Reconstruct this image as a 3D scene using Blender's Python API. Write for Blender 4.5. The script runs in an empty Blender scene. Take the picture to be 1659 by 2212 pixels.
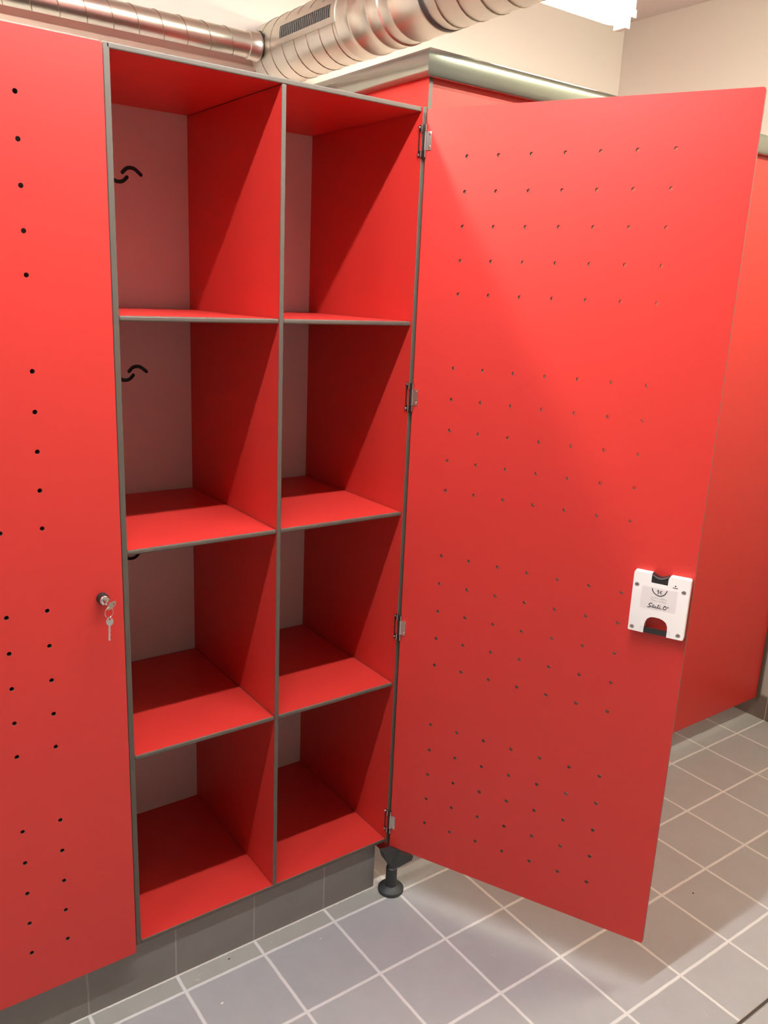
import bpy, bmesh, math, random
from mathutils import Vector, Matrix
from mathutils.geometry import tessellate_polygon
random.seed(7)
S = bpy.context.scene
COL = S.collection
PI = math.pi
rad = math.radians

# ---------------------------------------------------------------- camera
cam_d = bpy.data.cameras.new('camera')
cam = bpy.data.objects.new('camera', cam_d); COL.objects.link(cam)
cam.location = (-0.51839, -1.53735, 1.55491)
cam.rotation_mode = 'XYZ'
cam.rotation_euler = (rad(75.2725), rad(-2.4903), rad(-35.8059))
cam_d.sensor_fit = 'HORIZONTAL'; cam_d.sensor_width = 36.0
cam_d.lens = 36.0 * 1812.9 / 1659.0
cam_d.clip_start = 0.02; cam_d.clip_end = 50
S.camera = cam

# ---------------------------------------------------------------- world, view, lamps
w = bpy.data.worlds.new('world'); S.world = w; w.use_nodes = True
w.node_tree.nodes['Background'].inputs[0].default_value = (1.0, 0.93, 0.86, 1)
w.node_tree.nodes['Background'].inputs[1].default_value = 0.0
S.view_settings.view_transform = 'Standard'
S.view_settings.look = 'None'
S.view_settings.gamma = 1.0
S.view_settings.use_curve_mapping = False
S.view_settings.exposure = 0.12
CEIL = 2.656
WARM = (1.0, 0.87, 0.68); WARM2 = (1.0, 0.95, 0.72); NEUT = (0.97, 0.98, 1.0)
# tubes parallel to the locker row: name, x0, x1, y, z, watts per metre-ish, colour
TUBES = [
    ('front', -2.30, -0.90, -0.62, 2.60, 34, NEUT),
    ('front', -0.42, 0.78, -0.62, 2.60, 96, NEUT),
    ('behind', -1.20, 0.00, 0.13, 2.195, 64, WARM),
    ('behind', 1.12, 1.51, 0.20, 2.305, 72, WARM),
    ('aisle', 1.25, 2.30, -0.95, 2.60, 84, WARM2),
]

# ---------------------------------------------------------------- materials
def nodes_of(name):
    m = bpy.data.materials.new(name); m.use_nodes = True
    nt = m.node_tree; b = nt.nodes['Principled BSDF']
    return m, nt, b
def simple(name, colr, rough=0.5, metal=0.0, spec=0.5, noise=0.0, nscale=60, bump=0.0, bscale=300):
    m, nt, b = nodes_of(name)
    b.inputs['Base Color'].default_value = (*colr, 1)
    b.inputs['Roughness'].default_value = rough
    b.inputs['Metallic'].default_value = metal
    b.inputs['Specular IOR Level'].default_value = spec
    tc = nt.nodes.new('ShaderNodeTexCoord')
    if noise > 0:
        n = nt.nodes.new('ShaderNodeTexNoise'); n.inputs['Scale'].default_value = nscale; n.inputs['Detail'].default_value = 4
        nt.links.new(tc.outputs['Object'], n.inputs['Vector'])
        mx = nt.nodes.new('ShaderNodeMix'); mx.data_type = 'RGBA'
        mx.inputs[6].default_value = (*[c * (1 - noise) for c in colr], 1)
        mx.inputs[7].default_value = (*[min(1, c * (1 + noise)) for c in colr], 1)
        nt.links.new(n.outputs['Fac'], mx.inputs[0]); nt.links.new(mx.outputs[2], b.inputs['Base Color'])
    if bump > 0:
        n2 = nt.nodes.new('ShaderNodeTexNoise'); n2.inputs['Scale'].default_value = bscale; n2.inputs['Detail'].default_value = 3
        nt.links.new(tc.outputs['Object'], n2.inputs['Vector'])
        bp = nt.nodes.new('ShaderNodeBump'); bp.inputs['Strength'].default_value = bump; bp.inputs['Distance'].default_value = 0.002
        nt.links.new(n2.outputs['Fac'], bp.inputs['Height']); nt.links.new(bp.outputs['Normal'], b.inputs['Normal'])
    return m
RED = simple('red_laminate', (0.60, 0.034, 0.026), 0.42, spec=0.5, noise=0.02, nscale=8, bump=0.06, bscale=900)
CORE = simple('dark_laminate_core', (0.108, 0.092, 0.070), 0.55, noise=0.06, nscale=200)
BACKM = simple('pale_laminate', (0.62, 0.52, 0.50), 0.5, noise=0.02, nscale=10)
STEEL = simple('stainless_steel', (0.62, 0.60, 0.56), 0.28, metal=1.0, noise=0.05, nscale=120)
DSTEEL = simple('dark_steel', (0.10, 0.07, 0.06), 0.35, metal=0.8)
CHROME = simple('chrome', (0.85, 0.83, 0.80), 0.10, metal=1.0)
ALU = simple('anodised_aluminium', (0.27, 0.29, 0.25), 0.17, metal=0.9, noise=0.03, nscale=30)
BLACKP = simple('black_plastic', (0.018, 0.020, 0.020), 0.45, noise=0.1, nscale=80)
RUBBER = simple('black_rubber', (0.03, 0.034, 0.034), 0.55)
WHITEP = simple('white_plastic', (0.93, 0.92, 0.90), 0.35)
STICK = simple('sticker', (0.80, 0.77, 0.77), 0.4)
PRINT = simple('black_print', (0.02, 0.02, 0.02), 0.5)
GREYPRINT = simple('grey_print', (0.42, 0.40, 0.39), 0.5)
GALV = simple('galvanised_steel', (0.58, 0.575, 0.51), 0.36, metal=1.0, noise=0.10, nscale=18, bump=0.25, bscale=14)
SEAM = simple('duct_seam', (0.30, 0.26, 0.20), 0.45, metal=1.0)
VENT = simple('vent_slats', (0.20, 0.22, 0.22), 0.35, metal=0.7)
WALL = simple('painted_plaster', (0.68, 0.635, 0.59), 0.75, noise=0.015, nscale=5, bump=0.1, bscale=60)
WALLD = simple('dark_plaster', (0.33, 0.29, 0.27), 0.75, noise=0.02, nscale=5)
CEILM = simple('ceiling_paint', (0.74, 0.70, 0.68), 0.8, noise=0.015, nscale=4)
HOUSE = simple('lamp_housing', (0.8, 0.8, 0.78), 0.4)
DEBRISD = simple('dark_crumb', (0.03, 0.02, 0.015), 0.8)
DEBRISL = simple('pale_crumb', (0.75, 0.73, 0.68), 0.8)

def tile_mat(name, base, grout, ox, oy, size, gw, axes='xy', rough=0.35, dirt=True):
    m, nt, b = nodes_of(name)
    L = nt.links
    tc = nt.nodes.new('ShaderNodeTexCoord'); sp = nt.nodes.new('ShaderNodeSeparateXYZ'); L.new(tc.outputs['Object'], sp.inputs[0])
    def M(op, a, b_=None, c_=None):
        n = nt.nodes.new('ShaderNodeMath'); n.operation = op
        for i, v in enumerate((a, b_, c_)):
            if v is None: continue
            if isinstance(v, (int, float)): n.inputs[i].default_value = v
            else: L.new(v, n.inputs[i])
        return n.outputs[0]
    wob = nt.nodes.new('ShaderNodeTexNoise'); wob.inputs['Scale'].default_value = 30; L.new(tc.outputs['Object'], wob.inputs['Vector'])
    wv = M('MULTIPLY', M('SUBTRACT', wob.outputs['Fac'], 0.5), 0.0025)
    ms = []
    ids = []
    for a, off in zip(axes, (ox, oy)):
        src = sp.outputs[{'x': 0, 'y': 1, 'z': 2}[a]]
        q = M('DIVIDE', M('SUBTRACT', M('ADD', src, wv), off), size)
        f = M('FRACT', q)
        d = M('MINIMUM', f, M('SUBTRACT', 1.0, f))
        mr = nt.nodes.new('ShaderNodeMapRange'); mr.inputs[1].default_value = gw * 0.35 / size; mr.inputs[2].default_value = gw * 0.65 / size
        mr.inputs[3].default_value = 1; mr.inputs[4].default_value = 0; L.new(d, mr.inputs[0]); ms.append(mr.outputs[0])
        ids.append(M('FLOOR', q))
    g = M('MAXIMUM', ms[0], ms[1]) if len(ms) == 2 else ms[0]
    # per tile tone
    cb = nt.nodes.new('ShaderNodeCombineXYZ'); L.new(ids[0], cb.inputs[0])
    if len(ids) > 1: L.new(ids[1], cb.inputs[1])
    wn = nt.nodes.new('ShaderNodeTexWhiteNoise'); L.new(cb.outputs[0], wn.inputs[0])
    n1 = nt.nodes.new('ShaderNodeTexNoise'); n1.inputs['Scale'].default_value = 14; n1.inputs['Detail'].default_value = 6; n1.inputs['Roughness'].default_value = 0.65
    L.new(tc.outputs['Object'], n1.inputs['Vector'])
    val = M('ADD', M('MULTIPLY', wn.outputs['Value'], 0.07), M('MULTIPLY', n1.outputs['Fac'], 0.16))
    mx = nt.nodes.new('ShaderNodeMix'); mx.data_type = 'RGBA'
    mx.inputs[6].default_value = (*[c * 0.86 for c in base], 1); mx.inputs[7].default_value = (*[c * 1.16 for c in base], 1)
    L.new(M('MULTIPLY', val, 4.2), mx.inputs[0])
    mg = nt.nodes.new('ShaderNodeMix'); mg.data_type = 'RGBA'; L.new(g, mg.inputs[0]); L.new(mx.outputs[2], mg.inputs[6])
    mg.inputs[7].default_value = (*grout, 1)
    out = mg.outputs[2]
    if dirt:
        # whitish cement residue: specks everywhere, more in the cut strip along the plinth
        n3 = nt.nodes.new('ShaderNodeTexNoise'); n3.inputs['Scale'].default_value = 90; n3.inputs['Detail'].default_value = 5; n3.inputs['Roughness'].default_value = 0.7
        L.new(tc.outputs['Object'], n3.inputs['Vector'])
        n4 = nt.nodes.new('ShaderNodeTexNoise'); n4.inputs['Scale'].default_value = 11; n4.inputs['Detail'].default_value = 4; L.new(tc.outputs['Object'], n4.inputs['Vector'])
        y = sp.outputs[1]
        band = nt.nodes.new('ShaderNodeMapRange'); L.new(y, band.inputs[0]); band.inputs[1].default_value = -0.044; band.inputs[2].default_value = -0.042
        thr = M('SUBTRACT', 0.73, M('MULTIPLY', band.outputs[0], 0.05))
        k = M('GREATER_THAN', M('MULTIPLY', n3.outputs['Fac'], M('ADD', 0.55, M('MULTIPLY', n4.outputs['Fac'], 0.9))), thr)
        md = nt.nodes.new('ShaderNodeMix'); md.data_type = 'RGBA'; L.new(M('MULTIPLY', k, 0.35), md.inputs[0]); L.new(out, md.inputs[6])
        md.inputs[7].default_value = (0.6, 0.56, 0.5, 1); out = md.outputs[2]
        # the cut row of tiles beside the plinth is duller and browner, with a light joint along the plinth
        near = M('MULTIPLY', band.outputs[0], M('LESS_THAN', sp.outputs[0], 0.66))
        mo = nt.nodes.new('ShaderNodeMix'); mo.data_type = 'RGBA'; mo.blend_type = 'MULTIPLY'
        L.new(M('MULTIPLY', near, M('SUBTRACT', 1.0, g)), mo.inputs[0]); L.new(out, mo.inputs[6]); mo.inputs[7].default_value = (0.92, 0.90, 0.80, 1); out = mo.outputs[2]
        jl = M('MULTIPLY', M('GREATER_THAN', M('ADD', y, M('MULTIPLY', n3.outputs['Fac'], 0.006)), 0.0095), M('LESS_THAN', sp.outputs[0], 0.66))
        mj = nt.nodes.new('ShaderNodeMix'); mj.data_type = 'RGBA'; L.new(jl, mj.inputs[0]); L.new(out, mj.inputs[6]); mj.inputs[7].default_value = (0.66, 0.63, 0.57, 1); out = mj.outputs[2]
        # smears of cement right along the plinth joint and around the free end of the plinth
        bx = M('SUBTRACT', sp.outputs[0], 0.68); by = M('SUBTRACT', y, 0.03)
        dist = M('SQRT', M('ADD', M('MULTIPLY', bx, bx), M('MULTIPLY', by, by)))
        mr2 = nt.nodes.new('ShaderNodeMapRange'); L.new(M('ADD', dist, M('MULTIPLY', n4.outputs['Fac'], 0.10)), mr2.inputs[0])
        mr2.inputs[1].default_value = 0.05; mr2.inputs[2].default_value = 0.12; mr2.inputs[3].default_value = 0.75; mr2.inputs[4].default_value = 0
        md2 = nt.nodes.new('ShaderNodeMix'); md2.data_type = 'RGBA'; L.new(mr2.outputs[0], md2.inputs[0]); L.new(out, md2.inputs[6])
        md2.inputs[7].default_value = (0.66, 0.62, 0.56, 1); out = md2.outputs[2]
    L.new(out, b.inputs['Base Color'])
    rr = M('ADD', rough, M('MULTIPLY', g, 0.3)); L.new(rr, b.inputs['Roughness'])
    bp = nt.nodes.new('ShaderNodeBump'); bp.inputs['Strength'].default_value = 0.35; bp.inputs['Distance'].default_value = 0.001
    hh = M('SUBTRACT', M('MULTIPLY', n1.outputs['Fac'], 0.35), g); L.new(hh, bp.inputs['Height']); L.new(bp.outputs['Normal'], b.inputs['Normal'])
    return m
FLOORM = tile_mat('grey_floor_tiles', (0.36, 0.372, 0.375), (0.62, 0.63, 0.61), 0.0875, -0.0434, 0.2, 0.0075)
PLINTHM = tile_mat('grey_plinth_tiles', (0.22, 0.205, 0.19), (0.33, 0.31, 0.29), 0.0875, 0, 0.2, 0.004, axes='x', rough=0.45, dirt=False)
RPLINTHM = tile_mat('grey_skirting_tiles', (0.20, 0.175, 0.15), (0.42, 0.38, 0.33), -0.0434, 0, 0.2, 0.004, axes='y', rough=0.45, dirt=False)

def emis(name, colr, st):
    m = bpy.data.materials.new(name); m.use_nodes = True; nt = m.node_tree; nt.nodes.clear()
    e = nt.nodes.new('ShaderNodeEmission'); e.inputs[0].default_value = (*colr, 1); e.inputs[1].default_value = st
    o = nt.nodes.new('ShaderNodeOutputMaterial'); nt.links.new(e.outputs[0], o.inputs[0]); return m

# ---------------------------------------------------------------- helpers
def link(name, bm, mats, parent=None, smooth=False):
    me = bpy.data.meshes.new(name)
    bmesh.ops.recalc_face_normals(bm, faces=bm.faces[:])
    bm.to_mesh(me); bm.free()
    if not isinstance(mats, (list, tuple)): mats = [mats]
    for m in mats: me.materials.append(m)
    if smooth:
        for p in me.polygons: p.use_smooth = True
        me.set_sharp_from_angle(angle=rad(40))
    o = bpy.data.objects.new(name, me); COL.objects.link(o)
    if parent is not None: o.parent = parent
    return o
def tag(o, label=None, cat=None, group=None, kind=None):
    if label: o['label'] = label
    if cat: o['category'] = cat
    if group: o['group'] = group
    if kind: o['kind'] = kind
    return o
def thing(name, loc, label, cat, group=None, rz=0):
    o = bpy.data.objects.new(name, None); COL.objects.link(o); o.location = loc; o.rotation_euler = (0, 0, rz)
    o.empty_display_size = 0.1
    return tag(o, label, cat, group)
def box(bm, x0, x1, y0, y1, z0, z1, mi=0, bev=0.0, M=None):
    r = bmesh.ops.create_cube(bm, size=1.0)
    vs = r['verts']
    for v in vs:
        v.co = Vector(((x0 + x1) / 2 + v.co.x * (x1 - x0), (y0 + y1) / 2 + v.co.y * (y1 - y0), (z0 + z1) / 2 + v.co.z * (z1 - z0)))
    fs = set(f for v in vs for f in v.link_faces)
    for f in fs: f.material_index = mi
    if bev > 0:
        es = list(set(e for v in vs for e in v.link_edges))
        g = bmesh.ops.bevel(bm, geom=es, offset=bev, segments=2, affect='EDGES', profile=0.5)
        for f in g['faces']: f.material_index = mi
        vs = list(set(v for f in g['faces'] for v in f.verts) | set(v for v in vs if v.is_valid))
    if M is not None:
        for v in vs:
            if v.is_valid: v.co = M @ v.co
def panel(x0, x1, y0, y1, z0, z1, bev=0.0016):
    """laminate board: red on the two big faces, dark core on its edges"""
    bm = bmesh.new(); d = (x1 - x0, y1 - y0, z1 - z0); ax = d.index(min(d))
    box(bm, x0, x1, y0, y1, z0, z1, 1, bev)
    bm.normal_update()
    for f in bm.faces: f.material_index = 0 if abs(f.normal[ax]) > 0.98 else 1
    return bm
def cyl(bm, p0, p1, r0, r1=None, n=24, mi=0, caps=True):
    if r1 is None: r1 = r0
    p0, p1 = Vector(p0), Vector(p1); d = (p1 - p0)
    q = d.to_track_quat('Z', 'Y').to_matrix().to_4x4()
    M = Matrix.Translation((p0 + p1) / 2) @ q
    r = bmesh.ops.create_cone(bm, cap_ends=caps, segments=n, radius1=r0, radius2=r1, depth=d.length, matrix=M)
    for v in r['verts']:
        for f in v.link_faces: f.material_index = mi
def tube(bm, pts, r, n=8, mi=0, closed=False):
    pts = [Vector(p) for p in pts]; N = len(pts); rings = []; up = None
    for i, p in enumerate(pts):
        if closed: t = pts[(i + 1) % N] - pts[i - 1]
        else: t = pts[min(i + 1, N - 1)] - pts[max(i - 1, 0)]
        t.normalize()
        if up is None:
            up = Vector((0, 0, 1)) if abs(t.z) < 0.9 else Vector((1, 0, 0))
        a = t.cross(up).normalized(); b_ = a.cross(t).normalized(); up = b_
        rings.append([bm.verts.new(p + a * r * math.cos(2 * PI * k / n) + b_ * r * math.sin(2 * PI * k / n)) for k in range(n)])
    M_ = N if closed else N - 1
    for i in range(M_):
        A, B = rings[i], rings[(i + 1) % N]
        for k in range(n):
            f = bm.faces.new((A[k], A[(k + 1) % n], B[(k + 1) % n], B[k])); f.material_index = mi
    if not closed:
        for rg in (rings[0], rings[-1]):
            f = bm.faces.new(rg); f.material_index = mi
def lathe(bm, prof, M=None, n=32, mi=0):
    """profile of (radius, height) pairs turned about z"""
    rings = []
    for r, h in prof:
        if r < 1e-6: rings.append([bm.verts.new((0, 0, h))])
        else: rings.append([bm.verts.new((r * math.cos(2 * PI * k / n), r * math.sin(2 * PI * k / n), h)) for k in range(n)])
    new = [v for rg in rings for v in rg]
    for A, B in zip(rings, rings[1:]):
        for k in range(n):
            a = [A[0]] if len(A) == 1 else [A[k], A[(k + 1) % n]]
            b_ = [B[0]] if len(B) == 1 else [B[(k + 1) % n], B[k]]
            vs = a + b_
            if len(vs) > 2: bm.faces.new(vs).material_index = mi
    if M is not None:
        for v in new: v.co = M @ v.co
def circle(cx, cy, r, n=16):
    return [(cx + r * math.cos(2 * PI * k / n), cy + r * math.sin(2 * PI * k / n)) for k in range(n)]
def rrect(x0, x1, y0, y1, r, n=5):
    pts = []
    for cx, cy, a0 in ((x1 - r, y1 - r, 0), (x0 + r, y1 - r, 90), (x0 + r, y0 + r, 180), (x1 - r, y0 + r, 270)):
        for k in range(n + 1):
            a = rad(a0 + 90 * k / n); pts.append((cx + r * math.cos(a), cy + r * math.sin(a)))
    return pts
def plate(bm, outline, holes, w0, w1, fmap, mi_face=0, mi_edge=1, mi_back=None):
    """flat board with real holes. outline and holes are (u,v) loops, fmap(u,v,w) gives the point"""
    loops = [outline] + list(holes)
    tris = tessellate_polygon([[Vector((u, v, 0)) for u, v in lp] for lp in loops])
    flat = [p for lp in loops for p in lp]
    A = [bm.verts.new(fmap(u, v, w0)) for u, v in flat]; B = [bm.verts.new(fmap(u, v, w1)) for u, v in flat]
    for t in tris:
        try:
            bm.faces.new([A[i] for i in t]).material_index = mi_face
            bm.faces.new([B[i] for i in reversed(t)]).material_index = mi_face if mi_back is None else mi_back
        except ValueError: pass
    s = 0
    for lp in loops:
        n = len(lp)
        for k in range(n):
            a, b_ = s + k, s + (k + 1) % n
            bm.faces.new((A[a], A[b_], B[b_], B[a])).material_index = mi_edge
        s += n
def ribbon(bm, pts, wd, fmap, w0, w1, mi=0):
    """a pen stroke of constant width as a thin raised strip with round ends"""
    P = [Vector((a, b_)) for a, b_ in pts]
    L, R = [], []
    for i, p in enumerate(P):
        t = (P[min(i + 1, len(P) - 1)] - P[max(i - 1, 0)]).normalized(); nn = Vector((-t.y, t.x)) * wd / 2
        L.append(p + nn); R.append(p - nn)
    def quad(q):
        lo = [bm.verts.new(fmap(v.x, v.y, w0)) for v in q]; hi = [bm.verts.new(fmap(v.x, v.y, w1)) for v in q]
        bm.faces.new(hi).material_index = mi
        for k in range(len(q)): bm.faces.new((lo[k], lo[(k + 1) % len(q)], hi[(k + 1) % len(q)], hi[k])).material_index = mi
    for i in range(len(P) - 1): quad([L[i], L[i + 1], R[i + 1], R[i]])
    for e in (P[0], P[-1]): quad([Vector(c) for c in circle(e.x, e.y, wd / 2, 8)])
def smooth_curve(pts, k=6):
    out = []; n = len(pts); g = lambda i: Vector(pts[max(0, min(n - 1, i))])
    for i in range(n - 1):
        p0, p1, p2, p3 = g(i - 1), g(i), g(i + 1), g(i + 2)
        for j in range(k):
            t = j / k
            out.append(0.5 * ((2 * p1) + (p2 - p0) * t + (2 * p0 - 5 * p1 + 4 * p2 - p3) * t * t + (3 * p1 - p0 - 3 * p2 + p3) * t ** 3))
    out.append(Vector(pts[-1])); return [tuple(v) for v in out]
def struct(name, bm, m, parent=None, smooth=False):
    o = link(name, bm, m, parent, smooth)
    if parent is None: o['kind'] = 'structure'
    return o

# ---------------------------------------------------------------- room shell
XL, XR, YF, YB = -2.9, 2.475, -3.0, 1.02
bm = bmesh.new(); box(bm, XL - .1, XR + .1, YF - .1, YB + .1, -0.08, 0.0); struct('floor', bm, FLOORM)
bm = bmesh.new(); box(bm, XL - .1, XR + .1, YF - .1, YB + .1, CEIL, CEIL + .08); struct('ceiling', bm, CEILM)
bm = bmesh.new(); box(bm, XL - .1, XR + .1, YB, YB + .1, 0, CEIL); struct('wall_back', bm, WALL)
bm = bmesh.new(); box(bm, XL - .1, XR + .1, YF - .1, YF, 0, CEIL); struct('wall_front', bm, WALLD)
bm = bmesh.new(); box(bm, XL - .1, XL, YF, YB, 0, CEIL); struct('wall_left', bm, WALLD)
bm = bmesh.new(); box(bm, XR + .012, XR + .112, YF, YB, 0, CEIL); struct('wall_right', bm, WALL)
bm = bmesh.new(); box(bm, XR, XR + .012, YF, YB, 0, 0.096, bev=.0012); struct('baseboard_right', bm, RPLINTHM)
# tiled plinth under the lockers
bm = bmesh.new(); box(bm, XL, 0.646, 0.011, 0.46, 0, 0.1345, bev=.0008); struct('baseboard_back', bm, PLINTHM)
# slot in the floor: sunk dark channel with two steel lips
bm = bmesh.new()
box(bm, -1.0, XR, -0.8062, -0.7998, 0.0002, 0.0008, 0)
dr = thing('floor_drain', (1.2, -0.803, 0), 'narrow dark slot drain running across the floor tiles in the lower right corner', 'drain')
dr_slot = link('slot', bm, RUBBER, dr); dr_slot.matrix_parent_inverse = Matrix.Translation((-1.2, 0.803, 0))
bm = bmesh.new()
box(bm, -1.0, XR, -0.7998, -0.7984, 0.0002, 0.0016, 0); box(bm, -1.0, XR, -0.8076, -0.8062, 0.0002, 0.0016, 0)
o = link('edge_strip', bm, STEEL, dr); o.matrix_parent_inverse = Matrix.Translation((-1.2, 0.803, 0))

# ---------------------------------------------------------------- lamps
def batten(kind, x0, x1, y, z, wpm, colr, label):
    t = thing('tube_lamp', ((x0 + x1) / 2, y, z), label, 'lamp', None)
    L = x1 - x0; h = L / 2; hw = .045
    bm = bmesh.new(); box(bm, -h, h, -hw, hw, .0155, .05, bev=.004); 
    for sy in (-1, 1): box(bm, -h, h, sy * .045 - .002, sy * .045 + .002, {'front': -.0095, 'behind': .001, 'aisle': .006}[kind], .020)  # side lips added to cut the upward spill, depth set per lamp kind
    link('housing', bm, HOUSE, t)
    for s in (-1, 1):
        bm = bmesh.new(); box(bm, s * h - .012, s * h + .012, -.02, .02, -.02, .03, bev=.003); link('end_cap', bm, HOUSE, t)
    bm = bmesh.new(); cyl(bm, (-h + .01, 0, 0), (h - .01, 0, 0), .014, n=16)
    area = 2 * PI * .014 * L
    link('tube', bm, emis('tube_light_' + kind, colr, wpm * L / (area * PI) / 1.0), t, True)
    top = CEIL - z
    if top > .06:
        for s in (-1, 1):
            bm = bmesh.new(); cyl(bm, (s * h * .7, 0, .05), (s * h * .7, 0, top), .003, n=8); link('hanger', bm, STEEL, t)
    return t
LAMPLBL = ['ceiling tube lamp in front of the lockers at the far left', 'ceiling tube lamp in front of the open locker', 'suspended tube lamp above the left lockers',
           'glaring suspended tube lamp at the top, right of the big duct', 'ceiling tube lamp over the aisle at the right']
for a, lb in zip(TUBES, LAMPLBL): batten(*a, lb)

# ---------------------------------------------------------------- lockers
ZT0, ZT1, ZB0, ZB1 = 1.9275, 1.9375, 0.1360, 0.1460
SH = (1.4919, 1.0468, 0.5999)
DEP = 0.449
HOLE_Z = [g - 0.0700 * k for g in (1.8355, 1.3965, 0.9585, 0.5165) for k in range(5)]
HOLE_S = [0.0978 + 0.0705 * k for k in range(7)]
DW = 0.6620

def door_board(parent, fmap, hinge_right=True):
    """red door drilled with four groups of five rows of seven holes"""
    bm = bmesh.new()
    holes = [list(reversed(circle(s, z, 0.0042, 14))) for s in HOLE_S for z in HOLE_Z]
    plate(bm, rrect(0.0, DW, 0.1305, 1.9320, 0.005), holes, 0.0, 0.010, fmap, 0, 1)
    return bm

def vent_slots(cx, z):
    """pair of curved ventilation slots, an upper arc on the right and a lower one on the left"""
    res = []
    up = [(.1765, -.009), (.1830, -.002), (.1890, .0015), (.1955, .0025), (.2030, .0015), (.2105, -.003), (.2190, -.010)]
    for flip in (False, True):
        pts = smooth_curve(up, 4)
        L, R = [], []
        for i in range(len(pts)):
            a = Vector(pts[min(i + 1, len(pts) - 1)]) - Vector(pts[max(i - 1, 0)]); a.normalize(); nn = Vector((-a.y, a.x)) * .0042
            p = Vector(pts[i]); L.append(p + nn); R.append(p - nn)
        a = Vector(pts[-1]) - Vector(pts[-2]); e = math.atan2(a.y, a.x)
        capE = [Vector(pts[-1]) + .0042 * Vector((math.cos(e + PI / 2 - PI * k / 6), math.sin(e + PI / 2 - PI * k / 6))) for k in range(1, 6)]
        a = Vector(pts[1]) - Vector(pts[0]); s_ = math.atan2(a.y, a.x)
        capS = [Vector(pts[0]) + .0042 * Vector((math.cos(s_ - PI / 2 - PI * k / 6), math.sin(s_ - PI / 2 - PI * k / 6))) for k in range(1, 6)]
        lp = L + capE + list(reversed(R)) + capS
        C = Vector((.1815, -.0135))
        if flip: lp = [2 * C - p for p in lp]
        res.append([(p.x - .1688 + cx, p.y + z) for p in lp])
    return res

def locker(name, x_off, label, right_extra, vents=True):
    t = thing(name, (x_off + .3375, 0, 0), label, 'locker', 'red perforated lockers')
    inv = Matrix.Translation((-(x_off + .3375), 0, 0))
    def P(nm, bm, mats=None, parent=None, smooth=False, lbl=None):
        o = link(nm, bm, mats or [RED, CORE], parent or t, smooth)
        if parent is None: o.matrix_parent_inverse = inv
        if lbl: o['label'] = lbl
        return o
    X = x_off
    P('top_panel', panel(X - .001, X + (.670 if right_extra else .667), 0, .46, ZT0, ZT1, .0022))
    P('bottom_panel', panel(X + .005, X + .670, 0, .46, ZB0, ZB1))
    P('divider', panel(X + .3326, X + .3426, 0.0, .46, ZB1, ZT0, .002))
    for i, (a, b_) in enumerate(((.005, .3326), (.3426, .670))):
        for z in SH: P('shelf', panel(X + a, X + b_, 0.0015, .446, z - .010, z, .0028))
        bm = bmesh.new()
        cx = X + (a + b_) / 2
        holes = []
        if vents:
            for z in (1.797, 1.3535, .908, .462): holes += vent_slots(cx, z)
        f = lambda u, v, w_: (u, w_, v)
        plate(bm, [(X + a, ZB1), (X + b_, ZB1), (X + b_, ZT0), (X + a, ZT0)], [list(reversed(h)) for h in holes], .449, .456, f, 0, 1)
        P('back_panel', bm, [BACKM, CORE], lbl='pale pinkish grey back board with curved black slots')
        bm = bmesh.new(); box(bm, X + a, X + b_, .4575, .4595, ZB1, ZT0); P('backing_sheet', bm, [BLACKP])
    return t, P, X

# ---- open locker
opn, P, X = locker('open_locker', 0.0, 'open red locker with eight empty compartments and its perforated door swung out to the right', True)
P('side_panel', panel(-.007, .005, 0.0, .46, ZB0, ZT1, .002), lbl='left side board shared with the closed locker, dark front edge')
P('side_panel', panel(.670, .680, -.005, .46, ZB0 - .004, ZT1, .001), lbl='right side board carrying the hinges')

# adjustable foot at the right front corner
bm = bmesh.new()
lathe(bm, [(0, 0), (.032, 0), (.0345, .002), (.0345, .0085), (.0325, .0110), (.0185, .0170), (.0160, .0185), (.0150, .045), (.0150, .072),
           (.0125, .074), (.0125, .100), (0.0125, .128), (0, .128)], Matrix.Translation((.6775, -.0253, 0)), 36)
foot = P('foot', bm, [RUBBER], smooth=True, lbl='black adjustable foot with round base under the right corner')
bm = bmesh.new()
fx = lambda u, v, w_: (u, w_, v)
plate(bm, [(.640, .1355), (.648, .112), (.6640, .088), (.6700, .078), (.692, .070), (.738, .0745), (.742, .0860), (.702, .108), (.690, .128), (.668, .130)], [], -.036, -.014, fx, 0, 0)
b1 = P('foot_bracket', bm, [RUBBER])
bmod = b1.modifiers.new('bevel', 'BEVEL'); bmod.width = .0015; bmod.segments = 2; bmod.limit_method = 'ANGLE'

# door frame: origin on the hinge line, u along the door, n away from the camera side
DA = rad(-64.5535)
DU = Vector((math.cos(DA), math.sin(DA), 0)); DN = Vector((-math.sin(DA), math.cos(DA), 0)); DO = Vector((.67514, -.01302, 0))
TI = Vector((.3375, 0, 0))
def dmap(s, z, w_):          # w_ < 0 comes out of the visible inner face
    return DO + DU * s + DN * w_ + Vector((0, 0, z))
door = link('door', door_board(None, dmap), [RED, CORE], opn); door.matrix_parent_inverse = Matrix.Translation(-TI)
door['label'] = 'red perforated door standing open to the right'
def D(nm, bm, mats, lbl=None, smooth=False):
    o = link(nm, bm, mats, door, smooth)
    if lbl: o['label'] = lbl
    return o

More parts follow.
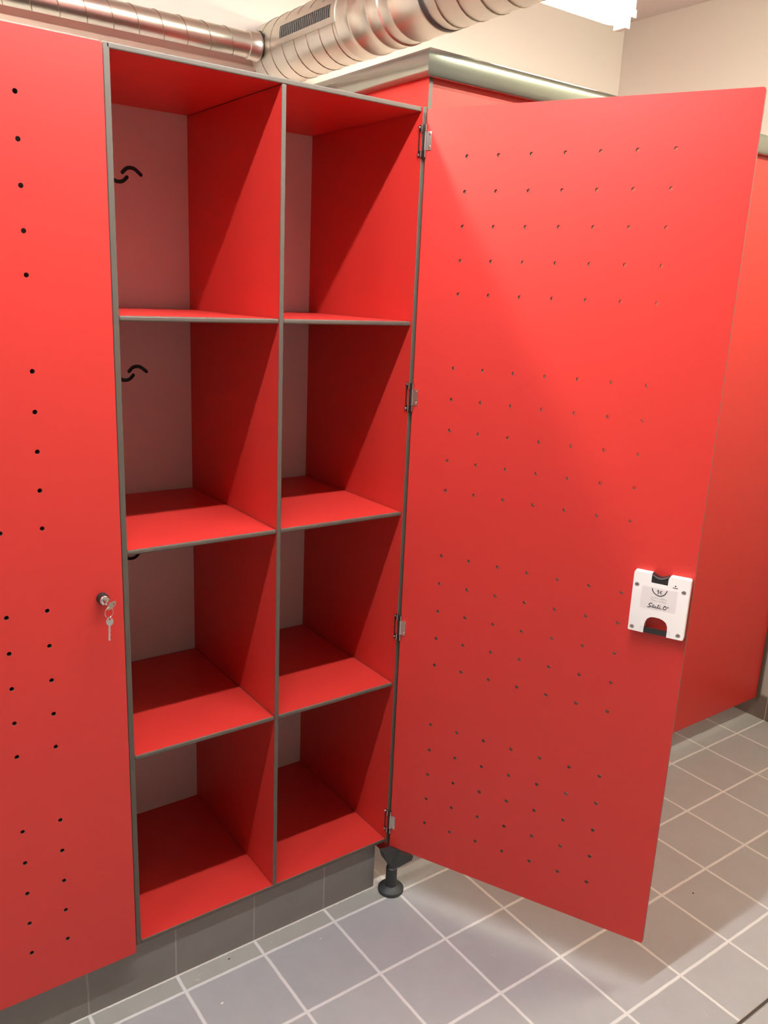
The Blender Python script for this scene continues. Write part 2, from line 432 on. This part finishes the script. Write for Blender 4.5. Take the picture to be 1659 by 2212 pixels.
# hinges
def hinge(zc):
    bm = bmesh.new()
    # frame leaf on the side board, a C shaped plate with two screw lugs
    for y0, y1, z0, z1, mi in ((.002, .0048, zc - .032, zc + .032, 1), (-.0125, -.0098, zc - .032, zc + .032, 1),
                               (-.0098, .002, zc + .019, zc + .032, 1), (-.0098, .002, zc - .032, zc - .019, 1)):
        box(bm, .6682, .6699, y0, y1, z0, z1, mi, .0003)
    for s in (1, -1):
        cyl(bm, (.6684, .0022, zc + s * .0275), (.6650, .0022, zc + s * .0275), .0030, .0022, 12, 0)
        cyl(bm, (.6674, -.0068, zc + s * .018), (.6674, -.0068, zc + s * .032), .0013, n=8, mi=0)
        # knuckles
        cyl(bm, (.6725, -.0140, zc + s * .019), (.6725, -.0140, zc + s * .0325), .0028, n=14, mi=1)
        cyl(bm, (.6718, -.0158, zc + s * .0192), (.6718, -.0158, zc + s * .0323), .0015, n=10, mi=0)
    cyl(bm, (.6725, -.0140, zc - .0185), (.6725, -.0140, zc + .0185), .0024, n=14, mi=0)
    # door leaf
    f = lambda u, v, w_: dmap(u, v, w_)
    plate(bm, rrect(-.001, .0135, zc - .0185, zc + .0185, .001, 2), [], -.0018, -.0001, f, 0, 0)
    for s in (1, -1):
        c0 = dmap(.0095, zc + s * .0125, -.0018); c1 = dmap(.0095, zc + s * .0125, -.0038)
        cyl(bm, c0, c1, .0033, .0024, 12, 2)
    D('hinge', bm, [STEEL, DSTEEL, CHROME], smooth=True, lbl='small steel hinge at the left edge of the open door')
for zc in (1.869, 1.3225, .7535, .2035): hinge(zc)

# coin lock on the inside of the open door
LF = -.018
arch = [(.5770, .886), (.5772, .9040), (.5790, .9125), (.5825, .9190), (.5885, .9232), (.5950, .9243), (.6060, .9240), (.6140, .9215), (.6200, .9170), (.6235, .9095), (.6243, .9000), (.6243, .886)]
notch = [(.6185, 1.0170), (.6160, 1.0150), (.6142, 1.0120), (.6140, .9972), (.5808, .9978), (.5808, 1.0120), (.5806, 1.0170)]
out = [(.5462, .8866), (.577, .886)] + arch[1:-1] + [(.6243, .886), (.6548, .8862), (.6572, .8872), (.6580, .8900), (.6582, 1.0140), (.6570, 1.0163), (.6545, 1.0172)] + notch + [(.5478, 1.0172), (.5455, 1.0160), (.5447, 1.0135), (.5452, .8885)]
seats = [(.5531, .9883), (.6470, .9883), (.5531, .8944), (.6470, .8944)]
bm = bmesh.new()
plate(bm, out, [list(reversed(circle(a, b_, .0046, 16))) for a, b_ in seats], LF, -.0003, dmap, 0, 0)
o = D('lock_housing', bm, [WHITEP], 'white plastic coin lock housing')
m_ = o.modifiers.new('bevel', 'BEVEL'); m_.width = .0012; m_.segments = 3; m_.limit_method = 'ANGLE'; m_.angle_limit = rad(50)
for a, b_ in seats:
    bm = bmesh.new()
    cyl(bm, dmap(a, b_, LF + .006), dmap(a, b_, LF + .0015), .0040, .0036, 16, 0)
    for k in range(2):
        ca, sa = math.cos(k * PI / 2 + .6), math.sin(k * PI / 2 + .6)
        cr = [(a + ca * .002 - sa * .0005, b_ + sa * .002 + ca * .0005), (a - ca * .002 - sa * .0005, b_ - sa * .002 + ca * .0005),
              (a - ca * .002 + sa * .0005, b_ - sa * .002 - ca * .0005), (a + ca * .002 + sa * .0005, b_ + sa * .002 - ca * .0005)]
        plate(bm, cr, [], LF + .0016, LF + .0012, dmap, 1, 1)
    D('screw', bm, [simple('screw_zinc', (.55, .50, .47), .45, metal=.6), PRINT], smooth=True)
# black coin slot with a scooped upper edge
bm = bmesh.new()
sc = [(.5812 + .0325 * k / 12, 1.0165 - .0065 * math.sin(PI * k / 12)) for k in range(13)]
plate(bm, [(.6138, .9974), (.5810, .9978)] + sc, [], LF + .001, -.001, dmap, 0, 0)
D('coin_slot', bm, [BLACKP], 'black coin slot with scooped rim')
bm = bmesh.new()
plate(bm, sc + [(a, b_ - .0022) for a, b_ in reversed(sc)], [], LF - .0006, LF + .001, dmap, 0, 0)
D('slot_rim', bm, [simple('grey_plastic', (.14, .15, .16), .3)])
bm = bmesh.new()
plate(bm, [(.5750, .8868), (.6250, .8868), (.6250, .8972), (.5750, .8972)], [], LF + .0012, LF + .0085, dmap, 0, 0)
o = D('coin_return', bm, [BLACKP], 'black bar across the coin return opening')
# clips printed beside the bar
for a0, a1 in ((.5700, .5750), (.6250, .6300)):
    bm = bmesh.new(); e = a0 if a0 < .6 else a1 - .0012
    plate(bm, [(a0, .8975), (e, .8975), (e, .8905), (e + .0012, .8905), (e + .0012, .8975), (a1, .8975), (a1, .8992), (a0, .8992)] if a0 > .6 else
          [(a0, .8905), (a0 + .0012, .8905), (a0 + .0012, .8975), (a1, .8975), (a1, .8992), (a0, .8992)], [], LF - .0003, LF, dmap, 0, 0)
    D('clip', bm, [STICK])
bm = bmesh.new()
plate(bm, rrect(.5640, .6350, .9408, .9886, .0015, 3), [], LF - .0002, LF, dmap, 0, 0)
D('sticker', bm, [STICK], 'pale grey sticker')
bm = bmesh.new()
W0, W1 = LF - .0001, LF - .0005
ribbon(bm, smooth_curve([(.5845, .9857), (.5862, .9812), (.5905, .9760), (.5975, .9727), (.6035, .9728), (.6095, .9765), (.6128, .9815), (.6142, .9860)]), .0018, dmap, W0, W1)
ribbon(bm, [(.5948, .9822), (.5972, .9850), (.5975, .9765)], .0016, dmap, W0, W1)                 # 1
ribbon(bm, smooth_curve([(.6048, .9830), (.6028, .9836), (.6012, .9822), (.6008, .9802), (.6014, .9783), (.6030, .9774), (.6048, .9782)], 3), .0011, dmap, W0, W1)  # euro sign
ribbon(bm, [(.6000, .9811), (.6034, .9811)], .0006, dmap, W0, W1); ribbon(bm, [(.6000, .9798), (.6032, .9798)], .0006, dmap, W0, W1)
ribbon(bm, [(.6291, .9996), (.6295, .9998)], .0026, dmap, W0, W1)
ribbon(bm, [(.6247, .9957), (.6340, .9955)], .0012, dmap, W0, W1)
# handwritten brand mark
def sh(p): return [(a + (b_ - .947) * .15, b_ + .0006) for a, b_ in p]
ribbon(bm, smooth_curve(sh([(.5868, .9535), (.5840, .9530), (.5815, .9505), (.5828, .9485), (.5855, .9468), (.5842, .9445), (.5800, .9440)]), 4), .0016, dmap, W0, W1)
ribbon(bm, smooth_curve(sh([(.5868, .9455), (.5895, .9475), (.5902, .9515), (.5893, .9450), (.5915, .9448), (.5925, .9490), (.5922, .9448), (.5945, .9460), (.5962, .9488), (.5955, .9448), (.5978, .9446), (.6000, .9490), (.6008, .9532), (.6000, .9448), (.6025, .9450), (.6040, .9478), (.6045, .9445), (.6085, .9452)]), 3), .0010, dmap, W0, W1)
ribbon(bm, sh([(.5885, .9500), (.5925, .9498)]), .0008, dmap, W0, W1); ribbon(bm, sh([(.5988, .9512), (.6026, .9510)]), .0008, dmap, W0, W1)
ribbon(bm, sh([(.6045, .9500), (.6050, .9502)]), .0012, dmap, W0, W1)
ribbon(bm, smooth_curve(sh([(.6152, .9518), (.6120, .9505), (.6108, .9475), (.6122, .9448), (.6150, .9448), (.6168, .9478), (.6158, .9508), (.6135, .9520), (.6120, .9525)]), 4), .0014, dmap, W0, W1)
for a in (0, PI / 3, 2 * PI / 3):
    ribbon(bm, [(.6200 - .0013 * math.cos(a), .9512 - .0013 * math.sin(a)), (.6200 + .0013 * math.cos(a), .9512 + .0013 * math.sin(a))], .0007, dmap, W0, W1)
D('lettering', bm, [PRINT], 'black lettering 1 euro and handwritten brand mark')
# two small grey lines of text
def text_mesh(body, s0, z0, h, width, name):
    cu = bpy.data.curves.new(name, 'FONT'); cu.body = body; cu.size = 1.0; cu.resolution_u = 2
    to = bpy.data.objects.new(name, cu); COL.objects.link(to)
    bpy.context.view_layer.update()
    me = bpy.data.meshes.new_from_object(to.evaluated_get(bpy.context.evaluated_depsgraph_get()))
    bpy.data.objects.remove(to)
    xs = [v.co.x for v in me.vertices]; x0, x1 = min(xs), max(xs); k = width / (x1 - x0)
    for v in me.vertices: v.co = dmap(s0 + (v.co.x - x0) * k, z0 + v.co.y * h / .7, LF - .0004)
    me.materials.clear(); me.materials.append(GREYPRINT)
    o = bpy.data.objects.new(name, me); COL.objects.link(o); o.parent = door
    return o
text_mesh('ins\u00e9rer pi\u00e8ce', .5850, .9655, .0032, .0305, 'lettering')
text_mesh('Pi\u00e8ce rendue', .5852, .9595, .0032, .0305, 'lettering')

# ---- closed locker on the left
cls, P2, X2 = locker('closed_locker', -0.6775, 'closed red locker at the left with perforated door and a key in its lock', False, vents=False)
o = link('side_panel', panel(-.6830, -.6720, 0, .46, ZB0, ZT1, .001), [RED, CORE], cls); o.matrix_parent_inverse = Matrix.Translation((.3385, 0, 0))
cmap = lambda s, z, w_: (-.0100 - DW + s, -.0022 - w_, z)
cd = link('door', door_board(None, cmap), [RED, CORE], cls); cd.matrix_parent_inverse = Matrix.Translation((.3385, 0, 0))
cd['label'] = 'closed red perforated door with key lock'
bm = bmesh.new()
cyl(bm, (-.0500, -.0122, .9650), (-.0500, -.0250, .9650), .0116, .0108, 32, 0)
link('lock_collar', bm, [BLACKP], cd, True)['label'] = 'round black plastic lock collar'
bm = bmesh.new()
My = Matrix.Translation((-.0500, -.025, .9650)) @ Matrix.Rotation(PI / 2, 4, 'X')
lathe(bm, [(0, .0055), (.0040, .0055), (.0042, .0048), (.0062, .0040), (.0068, .0048), (.0078, .0046), (.0092, .0030), (.0094, 0), (0, 0)], My, 32)
for k in range(8):
    a = k * PI / 4 + .2
    cyl(bm, (-.05 + .0082 * math.cos(a), -.0282, .965 + .0082 * math.sin(a)), (-.05 + .0082 * math.cos(a), -.0298, .965 + .0082 * math.sin(a)), .0012, n=8)
link('lock_cylinder', bm, [CHROME], cd, True)['label'] = 'chrome lock face'

# keys: one in the lock, the ring, one hanging
kr = thing('key_ring', (-.05, -.047, .948), 'two small steel keys on a split ring hanging from the lock of the closed locker', 'keys')
KI = Matrix.Translation((.05, .047, -.948))
def K(nm, bm):
    o = link(nm, bm, [CHROME], kr, True); o.matrix_parent_inverse = KI; return o
def key_shape(bowr, M, blade_len):
    bm = bmesh.new()
    o_ = [(bowr * 1.0 * math.cos(2 * PI * k / 28), bowr * 1.25 * math.sin(2 * PI * k / 28)) for k in range(28)]
    plate(bm, o_, [list(reversed(circle(0, bowr * .78, .0022, 12)))], -.0009, .0009, lambda u, v, w_: (u, w_, v), 0, 0)
    b0 = -bowr * 1.15
    bl = [(-.0024, b0 + .001), (-.0019, b0 - blade_len * .4), (-.0019, b0 - blade_len), (.0008, b0 - blade_len - .0015)]
    n = 6
    for k in range(n, -1, -1): bl.append((.0019 - (.0009 if k % 2 else 0), b0 - blade_len * (k / n) * .95 - .0004))
    bl.append((.0024, b0 + .001))
    plate(bm, bl, [], -.0008, .0008, lambda u, v, w_: (u, w_, v), 0, 0)
    for v in bm.verts: v.co = M @ v.co
    return bm
# inserted key: bow plate standing out of the lock, tilted
bm = bmesh.new()
Mi = Matrix.Translation((-.0452, -.045, .9598)) @ Matrix.Rotation(rad(-32), 4, 'Y') @ Matrix.Rotation(rad(12), 4, 'Z')
o_ = [(.0112 * math.cos(2 * PI * k / 28), .0056 * (1 - .35 * math.cos(2 * PI * k / 28) ** 4 + .35 * math.cos(4 * PI * k / 28 ) ** 2 * 0) * math.sin(2 * PI * k / 28)) for k in range(28)]
plate(bm, o_, [list(reversed(circle(.0052, -.0012, .0020, 12)))], -.0009, .0009, lambda u, v, w_: (u, w_, v), 0, 0)
for v in bm.verts: v.co = Mi @ v.co
cyl(bm, (-.0497, -.030, .9647), (-.0480, -.041, .9630), .0024, .0030, 10)
K('key', bm)
bm = bmesh.new()
tube(bm, [(-.0507 + .0088 * math.cos(2 * PI * k / 36), -.0470 + .003 * math.cos(2 * PI * k / 36), .9476 + .0102 * math.sin(2 * PI * k / 36)) for k in range(36)], .0007, 8, closed=True)
tube(bm, [(-.0507 + .0086 * math.cos(2 * PI * k / 36), -.0482 + .003 * math.cos(2 * PI * k / 36), .9476 + .0100 * math.sin(2 * PI * k / 36)) for k in range(36)], .0006, 8, closed=True)
K('ring', bm)
K('key', key_shape(.0066, Matrix.Translation((-.0500, -.0472, .9292)) @ Matrix.Rotation(rad(3), 4, 'Y') @ Matrix.Rotation(rad(-15), 4, 'Z'), .0300))

# ---------------------------------------------------------------- cubicle next to the lockers
cub = thing('cubicle', (1.58, .5, 0), 'tall red cubicle partition with silver top rail behind the open locker door', 'cubicle')
CI = Matrix.Translation((-1.58, -.5, 0))
def C_(nm, bm, mats, lbl=None, smooth=False):
    o = link(nm, bm, mats, cub, smooth); o.matrix_parent_inverse = CI
    if lbl: o['label'] = lbl
    return o
C_('front_panel', panel(.692, 2.462, -.0015, .0105, .0855, 2.004, .0008), [RED, CORE])
C_('side_panel', panel(.6815, .6915, -.006, 1.005, .0855, 2.004, .001), [RED, CORE])
bm = bmesh.new(); box(bm, 2.462, 2.4745, -.012, .012, .0855, 2.0, bev=.001); C_('wall_profile', bm, [CORE], 'dark upright strip against the right wall')
prof = [(.032, 1.998), (.032, 2.040), (.028, 2.049), (.018, 2.0530), (-.002, 2.0530), (-.012, 2.0505), (-.0190, 2.0465), (-.0228, 2.0405), (-.0238, 2.0340), (-.0240, 2.0200),
        (-.0236, 2.0080), (-.0215, 1.9990), (-.0160, 1.9945), (-.0120, 1.9945), (-.0120, 2.0000)]
def sweep(fa, fb):
    bm = bmesh.new(); A = [bm.verts.new(fa(a, z)) for a, z in prof]; B = [bm.verts.new(fb(a, z)) for a, z in prof]; n = len(prof)
    for k in range(n): bm.faces.new((A[k], A[(k + 1) % n], B[(k + 1) % n], B[k]))
    bm.faces.new(A); bm.faces.new(B); return bm
C_('top_rail', sweep(lambda a, z: (.6866 + a, 0 + a, z), lambda a, z: (2.474, a, z)), [ALU], 'rounded aluminium rail along the front', True)
C_('top_rail', sweep(lambda a, z: (.6866 + a, 0 + a, z), lambda a, z: (.6866 + a, 1.005, z)), [ALU], 'rounded aluminium rail running to the back wall', True)
for fxx in (1.30,):
    bm = bmesh.new(); lathe(bm, [(0, 0), (.030, 0), (.032, .004), (.028, .010), (.014, .016), (.012, .0855), (0, .0855)], Matrix.Translation((fxx, .05, 0)), 28)
    C_('foot', bm, [RUBBER], smooth=True)

# ---------------------------------------------------------------- ducts
DX, DZ, DR = .855, 2.241, .090
big = thing('ventilation_duct', (DX, -.8, DZ - DR), 'large round galvanised duct with a slotted air grille running overhead', 'duct')
BI = Matrix.Translation((-DX, .8, -(DZ - DR)))
def B_(nm, bm, mats, lbl=None, smooth=True, par=None):
    o = link(nm, bm, mats, big, smooth); o.matrix_parent_inverse = BI
    if lbl: o['label'] = lbl
    return o
def spiral(bm, ax, c, r, a0, a1, pitch, rr, mi=0, seg=30):
    n = int(abs(a1 - a0) / pitch * seg); pts = []
    for k in range(n + 1):
        t = a0 + (a1 - a0) * k / n; th = 2 * PI * (t - a0) / pitch
        if ax == 'y': pts.append((c[0] + r * math.cos(th), t, c[1] + r * math.sin(th)))
        else: pts.append((t, c[0] + r * math.cos(th), c[1] + r * math.sin(th)))
    tube(bm, pts, rr, 6, mi)
def ringed(bm, prof_, n=64):      # lathe about the duct axis (y)
    M = Matrix.Translation((DX, 0, DZ)) @ Matrix.Rotation(-PI / 2, 4, 'X')
    lathe(bm, [(r, y) for r, y in prof_], M, n)
bm = bmesh.new()
ringed(bm, [(0, .985), (.086, .985), (DR, .981), (DR, .50)]); spiral(bm, 'y', (DX, DZ), DR, .955, .525, .0665, .0017, 1)
B_('duct_section', bm, [GALV, SEAM], 'spiral seamed duct length carrying the grille')
bm = bmesh.new()
ringed(bm, [(DR, .515), (.0915, .513), (.0925, .508), (.0915, .503), (.0912, .47), (.0912, .455), (.0935, .452), (.0935, .446), (.0912, .443), (.0905, .40),
            (.0905, .375), (.0925, .372), (.0925, .368), (.0905, .365), (.0905, .335), (.0940, .331), (.0940, .322), (.0905, .318), (.0905, .285), (.0925, .281), (.0925, .276), (.0905, .272), (.0905, .182), (.0925, .178), (.0925, .172), (.088, .170)])
B_('coupling', bm, [GALV], 'smooth ribbed coupling sleeves')
bm = bmesh.new(); ringed(bm, [(.086, .172), (.0915, .170), (.0915, .158), (.086, .156)]); B_('gasket', bm, [RUBBER], 'black rubber ring')
bm = bmesh.new()
ringed(bm, [(DR - .001, .160), (DR, .158), (DR, -2.98)]); spiral(bm, 'y', (DX, DZ), DR, .145, -2.9, .0665, .0017, 1)
B_('duct_section', bm, [GALV, SEAM])
# grille: curved frame plate with narrow slots on the side towards the room
def cy(a, y, r): return (DX + r * math.cos(rad(a)), y, DZ + r * math.sin(rad(a)))
bm = bmesh.new()
A0, A1, A2, A3 = 157.0, 165.5, 184.8, 193.8; Y0, Y1, Y2, Y3 = .5050, .5230, .7915, .8080
def patch(bm, a0, a1, y0, y1, r0, r1, mi=0, n=6):
    rows = []
    for r in (r0, r1):
        rows.append([[bm.verts.new(cy(a0 + (a1 - a0) * k / n, y, r)) for k in range(n + 1)] for y in (y0, y1)])
    for k in range(n):
        for g in rows: bm.faces.new((g[0][k], g[0][k + 1], g[1][k + 1], g[1][k])).material_index = mi
        for j in (0, 1): bm.faces.new((rows[0][j][k], rows[0][j][k + 1], rows[1][j][k + 1], rows[1][j][k])).material_index = mi
    for k in (0, n): bm.faces.new((rows[0][0][k], rows[0][1][k], rows[1][1][k], rows[1][0][k])).material_index = mi
RF = DR + .0055
patch(bm, A0, A1, Y0, Y3, DR, RF); patch(bm, A2, A3, Y0, Y3, DR, RF); patch(bm, A1, A2, Y0, Y1, DR, RF); patch(bm, A1, A2, Y2, Y3, DR, RF)
gf = B_('grille', bm, [GALV], 'rectangular grille frame', False)
bm = bmesh.new(); patch(bm, A1, A2, Y1, Y2, DR + .0004, DR + .0012)
o = link('grille_backing', bm, [BLACKP], gf)
ns = 26
for k in range(ns):
    y = Y1 + (Y2 - Y1) * (k + .5) / ns; bm = bmesh.new(); patch(bm, A1, A2, y - .0026, y + .0022, DR + .0025, DR + .0045, 0, 3)
    link('slat', bm, [VENT], gf)
# small duct
SY, SZ, SR = .93, 2.237, .034
sm = thing('ventilation_duct', (-.6, SY, SZ - SR), 'thin spiral seamed duct along the back wall above the lockers', 'duct')
SI = Matrix.Translation((.6, -SY, -(SZ - SR)))
bm = bmesh.new(); cyl(bm, (XL + .01, SY, SZ), (.735, SY, SZ), SR, n=40); spiral(bm, 'x', (SY, SZ), SR + .0002, .70, XL + .05, .0695, .0014, 1)
o = link('duct_section', bm, [GALV, SEAM], sm, True); o.matrix_parent_inverse = SI
bm = bmesh.new()
Mx = Matrix.Translation((0, SY, SZ)) @ Matrix.Rotation(PI / 2, 4, 'Y')
lathe(bm, [(SR, .725), (.0385, .727), (.0385, .752), (.041, .756), (.041, .760), (.0385, .764), (.0380, .7642), (SR, .7645)], Mx, 40)
o = link('collar', bm, [GALV], sm, True); o.matrix_parent_inverse = SI
bm = bmesh.new()
tube(bm, [(.763 + .004 * random.random(), SY + (.0385 + .004 * random.random()) * math.cos(rad(35 + 8 * k)), SZ + (.0385 + .005 * random.random()) * math.sin(rad(35 + 8 * k))) for k in range(15)], .0026, 6)
o = link('sealant', bm, [BLACKP], sm, True); o.matrix_parent_inverse = SI; o['label'] = 'rough black sealant bead'

# ---------------------------------------------------------------- crumbs on the floor
def crumb(x, y, r, mat, label, sz=1):
    bm = bmesh.new(); bmesh.ops.create_icosphere(bm, subdivisions=2, radius=r)
    for v in bm.verts:
        v.co = Vector((v.co.x * (1 + .5 * random.random()), v.co.y * (.6 + .5 * random.random()), v.co.z * .35 * sz))
    zmin = min(v.co.z for v in bm.verts)
    for v in bm.verts: v.co.z -= zmin
    o = link('crumb', bm, mat, None, False); o.location = (x, y, 0.0002); tag(o, label, 'crumb')
crumb(1.3668, -.4861, .0024, DEBRISD, 'tiny dark crumb on a tile right of the open door')
crumb(.2106, -.0106, .0022, DEBRISD, 'tiny dark crumb on the floor close to the tiled plinth')
crumb(.1412, -.1194, .0030, DEBRISL, 'pale cement crumb on the floor tile at the bottom edge of the photo')
crumb(.4266, -.0734, .0018, DEBRISL, 'pale speck on the floor tile below the open locker')
